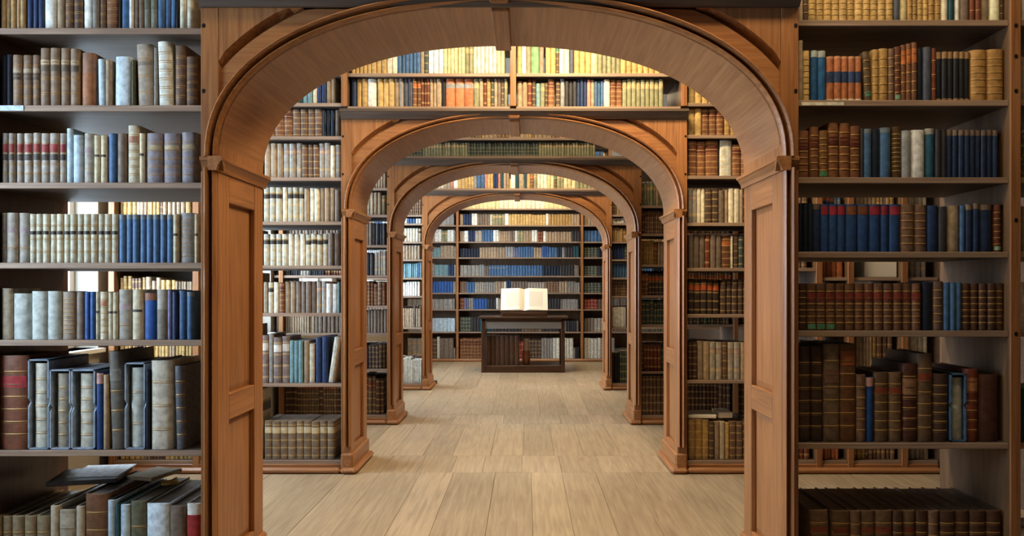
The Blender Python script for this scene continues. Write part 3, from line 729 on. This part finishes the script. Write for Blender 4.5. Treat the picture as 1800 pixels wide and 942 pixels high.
visL = [None,
 'gd*6:9x50 tk:8x48 te*2:8x48 cw:9x48 nv*2:8x50 tn*2:8x50',
 'brr*3:16x50 br*4:13x50 nd*3:7.5x48 gb*3:8x48 bl:7x46 wv:8x44',
 'tn*3:11x62 gl*3:11x62 br*3:10x60 gl*2:10x62 cw:9x58 gl*2:9x60 cw*2:8x58 bd:8x60 cw:8x60 tn:8x58',
 'ck*3:11x62 cw:9x62 ck*3:10x62 tn:9x60 cw*2:9x60 tn*3:9x60 gb:9x58 bd:9x58 tn*3:8x58',
 'ck*4:11x56 cw*3:10x56 ck*4:10x56 gb*2:10x58 gp:9x57 bd:9x56 gp*3:9x56',
 'tn:9x55 ck:9x55 cw:10x55 brr:9x55 tn*2:10x55 gb*4:9x56 gl*2:9x56 wv*2:10x52 te:4x54 ck*2:11x54 cw*2:8x54',
 'pl:11x84 gy:9x86 pl*2:14x82 te*3:8x76 _:1 tn:9x76 vr:10x70 _:2 nv:11x80 nv:11x82 vr:11x80/8',
 'sx*10:13.8x68']
starts = [0, 470, 466, 464, 462, 462, 462, 460, 464]
for i, z in enumerate(L2):
    if visL[i]:
        n0 = starts[i]; row_seq(visL[i], Y2, n0, z, .2 if i < 7 else .3, xmax=A2['l'] - .004, zmax=L2[i - 1])
        hc = L2[i - 1] - z - .04
        row_mix(-2.48, XP(n0, Y2), Y2, z, 'tn ck br gb gl', hc * .9, hc)
        row_mix(-3.12, -2.535, Y2, z, 'gd gs tn br', hc * .75 if i < 7 else .3, hc * .9 if i < 7 else .36)
        if i < 6: row_mix(-2.48, A2['l'] - .004, ZK[1] + .3, z, 'gb br bd tn', min(.2, hc * .8), min(.25, hc), .03, .05)
visR = [None, 'gd*9:12x50',
 'gd*2:12x52 brr*3:13x52 gs*3:12x52 brr*4:12x50',
 'brr:16x64 brr:15x62 brr:22x64 _:3 wr:21x66 _:1 brr*3:15x56',
 'gl*2:8x60 cw*2:7x60 bd:12x60 bd:12x62 gb:10x58 tn:7x60 cw*2:10x62 tn:6x60 rb*2:10x58',
 'gb*3:10x60 rb:9x60 gb*2:10x60 bc:16x58 cw:4x58 bd:10x60 dg2:9x58 rr*2:11x60',
 'do*5:11x62 _:2 bd*5:10x62',
 'ds*2:8x66 tn*2:11x68 gl*2:11x66 br:10x66 gl*2:11x66 tn:10x66 br:10x64',
 'gs:13x70 gs*2:12x70 bd:9x66 tn:10x66 tw:9x66 gd:8x64 br*2:12x66 bd:11x70']
for i, z in enumerate(R2):
    if visR[i]:
        hc = R2[i - 1] - z - .04
        row_seq(visR[i], Y2, 1210, z, .2 if i < 7 else .3, zmax=R2[i - 1])
        row_mix(1.74, 2.2, Y2, z, 'tn br gs do rb', min(.18, hc * .8), min(.24, hc))
        if i == 5: z -= .072
        if i == 6: hc -= .072
        row_mix(2.26, 2.44, Y2, z, 'ov or bs', hc * .6, hc * .7)
        if i != 5: row_mix(2.5, 2.85, Y2, z, 'tn br gs', hc * .7, hc)
        row_mix(2.91, 3.1, Y2, z, 'cw gl tn', hc * .8, hc)
        if i < 6: row_mix(A2['r'] + .004, 2.2, ZK[1] + .3, R2[i], 'gb br bd tn', min(.2, hc * .8), min(.24, hc), .03, .05)
# near cases: the sections past the uprights
for i in range(1, 8):
    row_mix(2.18, 3.1, YS, RB[i], 'tn rb wv dg2 tk br gl', .2, .24); row_mix(-3.2, -2.40, YS, LB[i], 'tn br gb nv', .2, .24)

A3, A4 = ARCH[2], ARCH[3]
# shelves over the arches
def overhead(k, label, rows, ups=()):
    A = ARCH[k]; z0 = A['top'] + .034; zs = [z0] + rows
    t, secs, _ = bookcase(label, A['l'], A['r'], ZK[k], sorted(zs, reverse=True), [A['l'], A['r'] - .045] + list(ups), CEIL - .02, base=False)
    return t, secs, zs
t_, so1, _z = overhead(0, 'shelves over the nearest archway, only their underside in sight', [3.02])
t_, so2, zo2 = overhead(1, 'brightly lit shelves of books over the second archway', [ZP(131, Y2), 3.34], [XP(897, Y2)])
row_seq('nv:9x55 gd*2:9.5x55 wv:16x54 _:2 gd*3:10x53 tn:8x52 gy:8x54 sb*2:8x52 bc*2:7.5x55 rb*3:5x54 tn*2:6x54 tn:9x56 bk:7x55 ov*3:16.5x55 gx:10x52 tn:7x54 rb:6x54 gs:7x52 dg2:6x55 tn:6x54 gb:6x55 bd:6x54 gx:6x52 rb:6x55', Y2, 617, zo2[0], xmax=XP(896, Y2), zmax=zo2[1])
row_seq('tn:9x48 tn:9x46 rb:8x56 bd:7x56 te:8x44 gx:8x44 bd:5x44 brr:12x56 _:2 bd:8x48 gu:8x52 dk*3:7x48 nv*3:6x50 pk:7x50 tn:6x50 bl*3:5.5x48 cw:11x50 brr*2:11x50 gx*9:8x50', Y2, 909, zo2[0], xmax=A2['r'] - .05, zmax=zo2[1])
row_seq('gd*5:7x48 gd*3:9x50 cw*2:10x52 bl*6:6.6x52 tn:7x52 dg2:7x54 wv*3:9x54 py*6:6.3x54 gx*2:7x56 cw*6:7x56 py*2:7x58', Y2, 617, zo2[1], xmax=XP(896, Y2), zmax=zo2[2])
row_seq('gd:8x58 wv:8x58 tn:8x58 gn:15x58 pk:8x58 _:3 gd*2:9x58 lv:6x56 cw*2:9x56 sb:8x56 gd*3:10x54 py:12x54 gx*5:8x54 gd*7:10x54', Y2, 909, zo2[1], xmax=A2['r'] - .05, zmax=zo2[2])
Y3, Y4 = ZK[2] + .05, ZK[3] + .05
t_, so3, zo3 = overhead(2, 'dim shelves with a long row of thin dark books over the third archway', [ZP(243, Y3), 3.3])
row_seq('dg2*6:5x24 gx*8:5x23 gx*8:5x25 dg2*10:5.2x25 dg2*14:5.2x25 gx*20:5x25', Y3, 712, zo3[0], xmax=A3['r'] - .05, zmax=zo3[1])
row_mix(A3['l'] + .05, A3['r'] - .05, Y3, zo3[1], 'tn br gd', .2, .25)
t_, so4, zo4 = overhead(3, 'bright shelves of mixed books over the farthest archway', [3.06, 3.36])
row_seq('cw*4:5x26 gl*2:6x26 pk:5x27 wv:8x28 gd*3:6x27 gd*2:5x27 gu:5x27 bl*2:7x28 pk:5x28 gd*2:5x28 nv*2:4x28 pk:5x28 tk:5x27 tn*2:5x28 _:3 wv:8x26 tk:6x28 tn:9x27 tk:5x27 gd:6x27 bc:6x28 gx:6x28 cw*3:6x28 py*2:6x28 lv:5x26 gx*2:6x26 py*3:7x27 gx*4:7x26', Y4, 760, zo4[0], xmax=A4['r'] - .05, zmax=zo4[1])
for sa, sb in so4: row_mix(sa, sb, Y4, zo4[1], 'gd cw tn bl', .2, .26)

# third and fourth cases
A3, A4 = ARCH[2], ARCH[3]
L3 = [ZP(v, Y3) for v in (330, 378, 431, 484, 537, 585, 648)] + [.091]
L3 = [2.72, 2.44] + [ZP(v, Y3) for v in (378, 431, 484, 537, 585, 648)] + [.091]
R3 = [2.75, ZP(362, Y3), ZP(411, Y3), ZP(465, Y3), ZP(497 + 22, Y3), ZP(570, Y3), ZP(652, Y3), .091]
c3L, s3L, _ = bookcase('third bookcase on the left, a narrow strip beside the third arch', -2.6, A3['l'], ZK[2], L3, [-2.55], CEIL - .02)
c3R, s3R, _ = bookcase('third bookcase on the right, with brown and orange bindings', A3['r'], 3.14, ZK[2], R3, [2.15], CEIL - .02)
mixcase(s3L, L3, ZK[2], [('', 0), ('tn br', .26), ('gx gb tn', .25), ('nd dk gb', .26), ('dk gl rb', .26), ('brr br', .26), ('gb gl tn', .24), ('bd nv rb gl', .26), ('fb ds', .42)], .25)
mixcase(s3R, R3, ZK[2], [('', 0), ('tn gx', .25), ('gb rb br', .26), ('bc gs tn', .26), ('do bc', .26), ('dg2 bd', .26), ('dg2 rb bd', .28), ('ds br bd', .44)], .25)
L4 = [2.72, 2.42, ZP(393, Y4), ZP(425, Y4), ZP(456, Y4), ZP(488, Y4), ZP(520, Y4), ZP(575, Y4), .091]
c4L, s4L, _ = bookcase('fourth bookcase on the left, with white and blue bindings', -2.6, A4['l'], ZK[3], L4, [-2.55], CEIL - .02)
c4R, s4R, _ = bookcase('fourth bookcase on the right, a dark strip beside the farthest arch', A4['r'], 3.14, ZK[3], L4, [2.15], CEIL - .02)
mixcase(s4L, L4, ZK[3], [('', 0), ('tn br', .24), ('bl wv tn', .25), ('cw ck', .26), ('tn gu', .24), ('bl te', .24), ('wv gu', .24), ('gb tn pg', .3), ('gl wr rl', .36)], .25)
mixcase(s4R, L4, ZK[3], [('', 0), ('tn br', .24), ('bd wv', .25), ('gs tn', .26), ('dg2 nv', .26), ('nd bl', .24), ('rb br', .26), ('bd wv dk', .3), ('dg2 bk', .42)], .25)

# the end wall
Y5 = YBACK - .31; YF = YBACK - .36
ZB = [ZP(v, Y5) for v in (338, 367, 396, 425, 452.5, 485, 514.5, 543.5, 583, 630)]
xl, xr = XP(804, Y5), XP(1021, Y5)
endcase, secE, _q = bookcase('wall-to-wall bookcase closing the end of the aisle behind the desk', -2.6, 3.1, YF, ZB, [xl - .02, xr], CEIL - .02, d=.36, mat=OAKV)
for sa, sb in secE: MB().box(sa + .001, sb - .001, YF + .335, YF + .355, .02, CEIL - .03).build('back_panel', SHELFV, endcase)
def erow(i, a, b, c): 
    Zp = ZB[i]
    for q, p0, xe, pal in ((a, 716, xl - .024, 'gy gl'), (b, 808, xr - .004, 'gb dk gy' if i > 2 else 'gd tn'), (c, 1027, 3.05, 'dg2 gb' if i > 2 else 'tn gd')):
        xx = row_seq(q, Y5, p0, Zp, xmax=xe)
        if xx < xe - .02: row_mix(xx, xe, Y5, Zp, pal, .19, .22)
erow(0, 'gd*10:8x22', 'cw*10:8x24 gd*10:8x24 py*6:8x24', 'gd*8:8x24')
erow(1, 'py*10:8x22', 'py*10:7x22 cw*10:8x22 py*8:8x22', 'py*8:8x22')
erow(2, 'gl*5:8x22 gu*6:7x20', 'tn:6x20 nv*3:5x20 wv*2:5x21 gb*5:4.5x20 cw:4x20 gx*4:5.5x20 wv:7x21 gd*8:5x20 gd*5:5x19 wv:5x21 gs*8:5x20 tn*5:5x20', 'tn*5:6x20 br*5:6x20')
erow(3, 'gu*6:8x20 wv*2:6x22 gx*2:5x20 wv*2:6x21 cw*2:6x20', 'tn*2:4x19 wv:7x20 nv*3:4x20 gl*2:6x20 bl*4:5x21 wv*2:5x21 tn*5:4x19 gb*2:4x20 wv:5x20 gx*2:5x20 tn*3:5x20 wv*2:5x21 rb*2:5x19 wv:5x19 tn*9:5x18 dk*3:5x19', 'bl*5:6x20 bs*4:6x20')
erow(4, 'gu*5:8x20 te*3:6x18 tn*5:6x21', 'nd*7:5x16 tn*9:5x18 gu*3:5x19 pu*2:4x18 bl*6:4.5x19 tn*3:5x18 bb*3:4x20 bl*3:5x18 nd*2:4x18 gu:5x18 dk*3:5x18 tk*2:5x20 dk*4:5x18', 'dg2*4:6x18 nd*4:6x18')
erow(5, 'gy*6:8x22 te*3:8x20 nv*4:5x20', 'gy*5:7x19 gu*2:4x20 gb*2:4x18 bs*6:5x19 bl*8:5x19 bl*5:5x19 nd*6:5x18 dk*5:5x19', 'dg2*4:6x18 dk*4:6x18')
erow(6, 'bl*8:5x20 bb*8:5x20', 'br*3:4x20 bl*3:5x19 gl*4:4x19 gy*5:4x19 tn*3:5x20 cw:4x20 nv*2:4x22 gb*6:5x20 gl*6:5x19 br*5:5x20 tn*3:5x20', 'dg2*5:6x18 nd*3:6x18')
erow(7, 'gy*10:8x18', 'rb*2:4x20 pu*2:4x20 gy*2:4x20 bb*5:5x19 dk*3:5x18 wv:4x20 gl:4x19 dk*6:5x19 gb*4:5x20 bd*5:5x20 dk*6:5x19', 'rd*4:6x18 bd*4:6x18')
erow(8, 'gu*6:7x22 pb*6:7x24', 'dg2*4:5x26 dk*3:5x26 tk*4:5x24 dk*9:6x26 bd*6:6x26 dk*6:6x28', 'gb*3:6x24 gl*4:6x24')
erow(9, 'gl*4:8x36 wr:6x38 bd*2:7x36 wr:5x38 gb*4:8x36', 'brr*7:6x36 bd*8:6x34 rd*5:6x30 bd*4:6x34 gy*4:5x36 wr*6:6x36', 'wr*5:6x36 gu*4:6x36')
ROW.build()

# ------------------------------------------------------------------ desk, open book and the rest
YD = 12.30
dx0, dx1 = XP(846, YD), XP(993, YD)
desk = thing('desk', ((dx0 + dx1) / 2, YD + .35, 0), 'dark wooden display desk in the aisle before the end bookcase', 'desk')
zt = .93
MB().bbox(dx0 - .05, dx1 + .06, YD - .04, YD + .75, zt - .035, zt, .006).build('desk_top', DARKW, desk)
MB().bbox(dx0 + .01, dx1 - .01, YD + .0, YD + .03, zt - .075, zt - .036, .004).build('apron', DARKW, desk)
MB().bbox(dx0 + .01, dx1 - .01, YD + .68, YD + .71, zt - .075, zt - .036, .004).build('apron', DARKW, desk)
MB().bbox(dx0 + .05, dx1 - .05, YD + .015, YD + .66, zt - .2, zt - .085, .003).build('drawer_panel', GREYGLASS, desk, label='grey drawer front')
for xx in (dx0, dx1 - .06):
    for yy in (YD, YD + .65): MB().bbox(xx, xx + .06, yy, yy + .06, 0, zt - .036, .004).build('leg', DARKV, desk)
MB().bbox(dx0 + .06, dx1 - .06, YD + .01, YD + .05, 0, .115, .004).build('base_rail', DARKW, desk)
MB().bbox(dx0 + .06, dx1 - .06, YD + .66, YD + .70, 0, .115, .004).build('base_rail', DARKW, desk)
MB().bbox(dx0 + .06, dx1 - .06, YD + .05, YD + .66, .09, .114, .002).build('platform', DARKW, desk)
fx = dx0 + .07
for i in range(7):
    o = put_book('fq', fx, .079, .5, .35, YD + .07, .115, 0, 'dark brown folio, %s of seven standing under the desk top' % ORD[i + 1], 'folios under the desk')
    fx += .0805
def lathe(prof, cx, cy, z0, seg=20): 
    return MB().sweep([[(cx + r * math.cos(2 * PI * j / seg), cy + r * math.sin(2 * PI * j / seg), z0 + z) for j in range(seg)] for r, z in prof])
jar = thing('jar', (XP(925, 12.5), 12.5, .1145), 'small brown jar with a pale neck standing on the desk\'s platform', 'jar')
cx, cy = XP(925, 12.5), 12.5
lathe([(.05, .001), (.062, .03), (.07, .12), (.066, .2), (.06, .24)], cx, cy, .1145).build('body', CERAMIC, jar, smooth=60)
lathe([(.06, .2405), (.052, .28), (.045, .36), (.05, .44), (.046, .441)], cx, cy, .1145).build('neck', CERAMICL, jar, smooth=60, label='pale grey neck')
# cradle and open book
bw = XP(963, YD + .1) - XP(880, YD + .1); bc = (XP(880, YD + .1) + XP(963, YD + .1)) / 2
yb0, zb0 = YD + .06, zt
cr = MB(); tilt = math.radians(28)
cy0 = yb0 + .0
st = thing('book_cradle', (bc, cy0 + .15, zb0), 'low brown cradle under the open book on the desk', 'stand')
up = Vector((0, .55, .83)).normalized(); nr = Vector((0, -up.z, up.y))
o0 = Vector((0, cy0, zb0 + .088))
def Q(u, n): q = o0 + up * u + nr * n; return (q.y, q.z)
pr = [(cy0 - .004, zb0 + .001), (Q(.3, -.003)[0] + .03, zb0 + .001), (Q(.3, -.003)[0] + .03, Q(.3, -.003)[1]), Q(.3, -.003), Q(0, -.004)]
MB().sweep([[(x, u, v) for u, v in pr] for x in (bc - bw / 2 + .02, bc + bw / 2 - .02)]).build('wedge', wood('cradle_wood', '6b4428', '94643c', (3, 24, 24)), st)
MB().bbox(bc - bw / 2 + .01, bc + bw / 2 - .01, cy0 - .07, cy0 - .005, zb0 + .001, zb0 + .073, .004).build('lip', DARKW, st)
ob = thing('open_book', (bc, cy0, zb0 + .08), 'large open book with cream printed pages lying on the desk', 'open book')
H = .43
def P3(x, u, n): q = o0 + up * u + nr * n; return (x, q.y, q.z)
MB().sweep([[P3(x, u, n) for u, n in ((-.008, 0), (H + .008, 0), (H + .008, .006), (-.008, .006))] for x in (bc - bw / 2 - .006, bc + bw / 2 + .006)]).build('cover', plain('cover_leather', '5d3a22'), ob)
for sgn in (-1, 1):
    mb = MB(); n = 10; rings = []
    for j in range(n + 1):
        f = j / n; x = bc + sgn * (f * bw / 2 * .99 + .0005)
        th = .008 + .045 * (math.sin(min(1, f * 4) * PI / 2)) * (1 - .45 * f) if f > 0 else .012
        rings.append([P3(x, 0, .0065), P3(x, H, .0065), P3(x, H, .0065 + th), P3(x, 0, .0065 + th)])
    mb.sweep(rings if sgn > 0 else rings); o = mb.build('page_block', PRINT, ob)
    at = o.data.attributes.new('page_uv', 'FLOAT_VECTOR', 'POINT'); vals = []
    for j in range(n + 1):
        f = j / n
        vals += [0, 0, 0, 0, 0, 0, f, 1, 0, f, 0, 0]
    at.data.foreach_set('vector', vals)
# little dark doorstop by the farthest pillar
tag(MB().bbox(XP(753, 10.9), XP(768, 10.9), 10.86, 10.96, 0, .04, .006).build('doorstop', DARKGREY, loc=(XP(760, 10.9), 10.9, 0)), 'small dark doorstop on the floor beside the farthest left pillar', 'doorstop')

bx = thing('document_box', (2.74, ZK[1] + .2, R2[5] - .072), 'cream document box on the second right bookcase, seen through the near shelves', 'box')
MB().bbox(2.6, 2.85, ZK[1] + .06, ZK[1] + .36, R2[5] - .0715, R2[5] + .06, .004).build('body', PAPER, bx); MB().bbox(2.596, 2.854, ZK[1] + .056, ZK[1] + .364, R2[5] + .061, R2[5] + .085, .004).build('lid', PAPER, bx)
pp = MB().bbox(1.25, 1.47, Y2 + .03, Y2 + .25, R2[8] + .3085, R2[8] + .337, .004).build('paper_bundle', PAPER, loc=(1.36, Y2 + .14, R2[8] + .3085)); tag(pp, 'white paper bundle lying on the lowest books of the second right bookcase', 'papers')
pp = MB().bbox(1.49, 1.6, Y2 + .05, Y2 + .25, R2[8] + .3085, R2[8] + .352, .004).build('paper_bundle', PAPER, loc=(1.55, Y2 + .15, R2[8] + .3085)); tag(pp, 'smaller, thicker paper bundle beside the white one on the lowest books', 'papers')
# papers lying on the low books of the left bookcase and on the second row
zt7 = ZP(869, YS) + .004
lying(None, 'folder', 'dark folder lying flat on the low books, under the white sheet', XP(160, 3.55), 3.55, zt7, .30, .26, .022, 14, '3a3430', 'folder')
lying(None, 'paper_sheet', 'white paper sheet lying open on the dark folder', XP(180, 3.6), 3.6, zt7 + .0225, .23, .24, .003, 8, 'fbfbfd', 'paper')
lying(None, 'folder', 'tan folder lying on the low books beside the white sheet', XP(272, 3.6), 3.6, zt7, .15, .2, .018, -16, '8a765a', 'folder')
lying(None, 'yellow_slip', 'yellow paper slip on the low books near the pillar', XP(302, 3.6), 3.58, ZP(882, YS) + .003, .075, .07, .012, 30, 'e0bf62', 'paper')
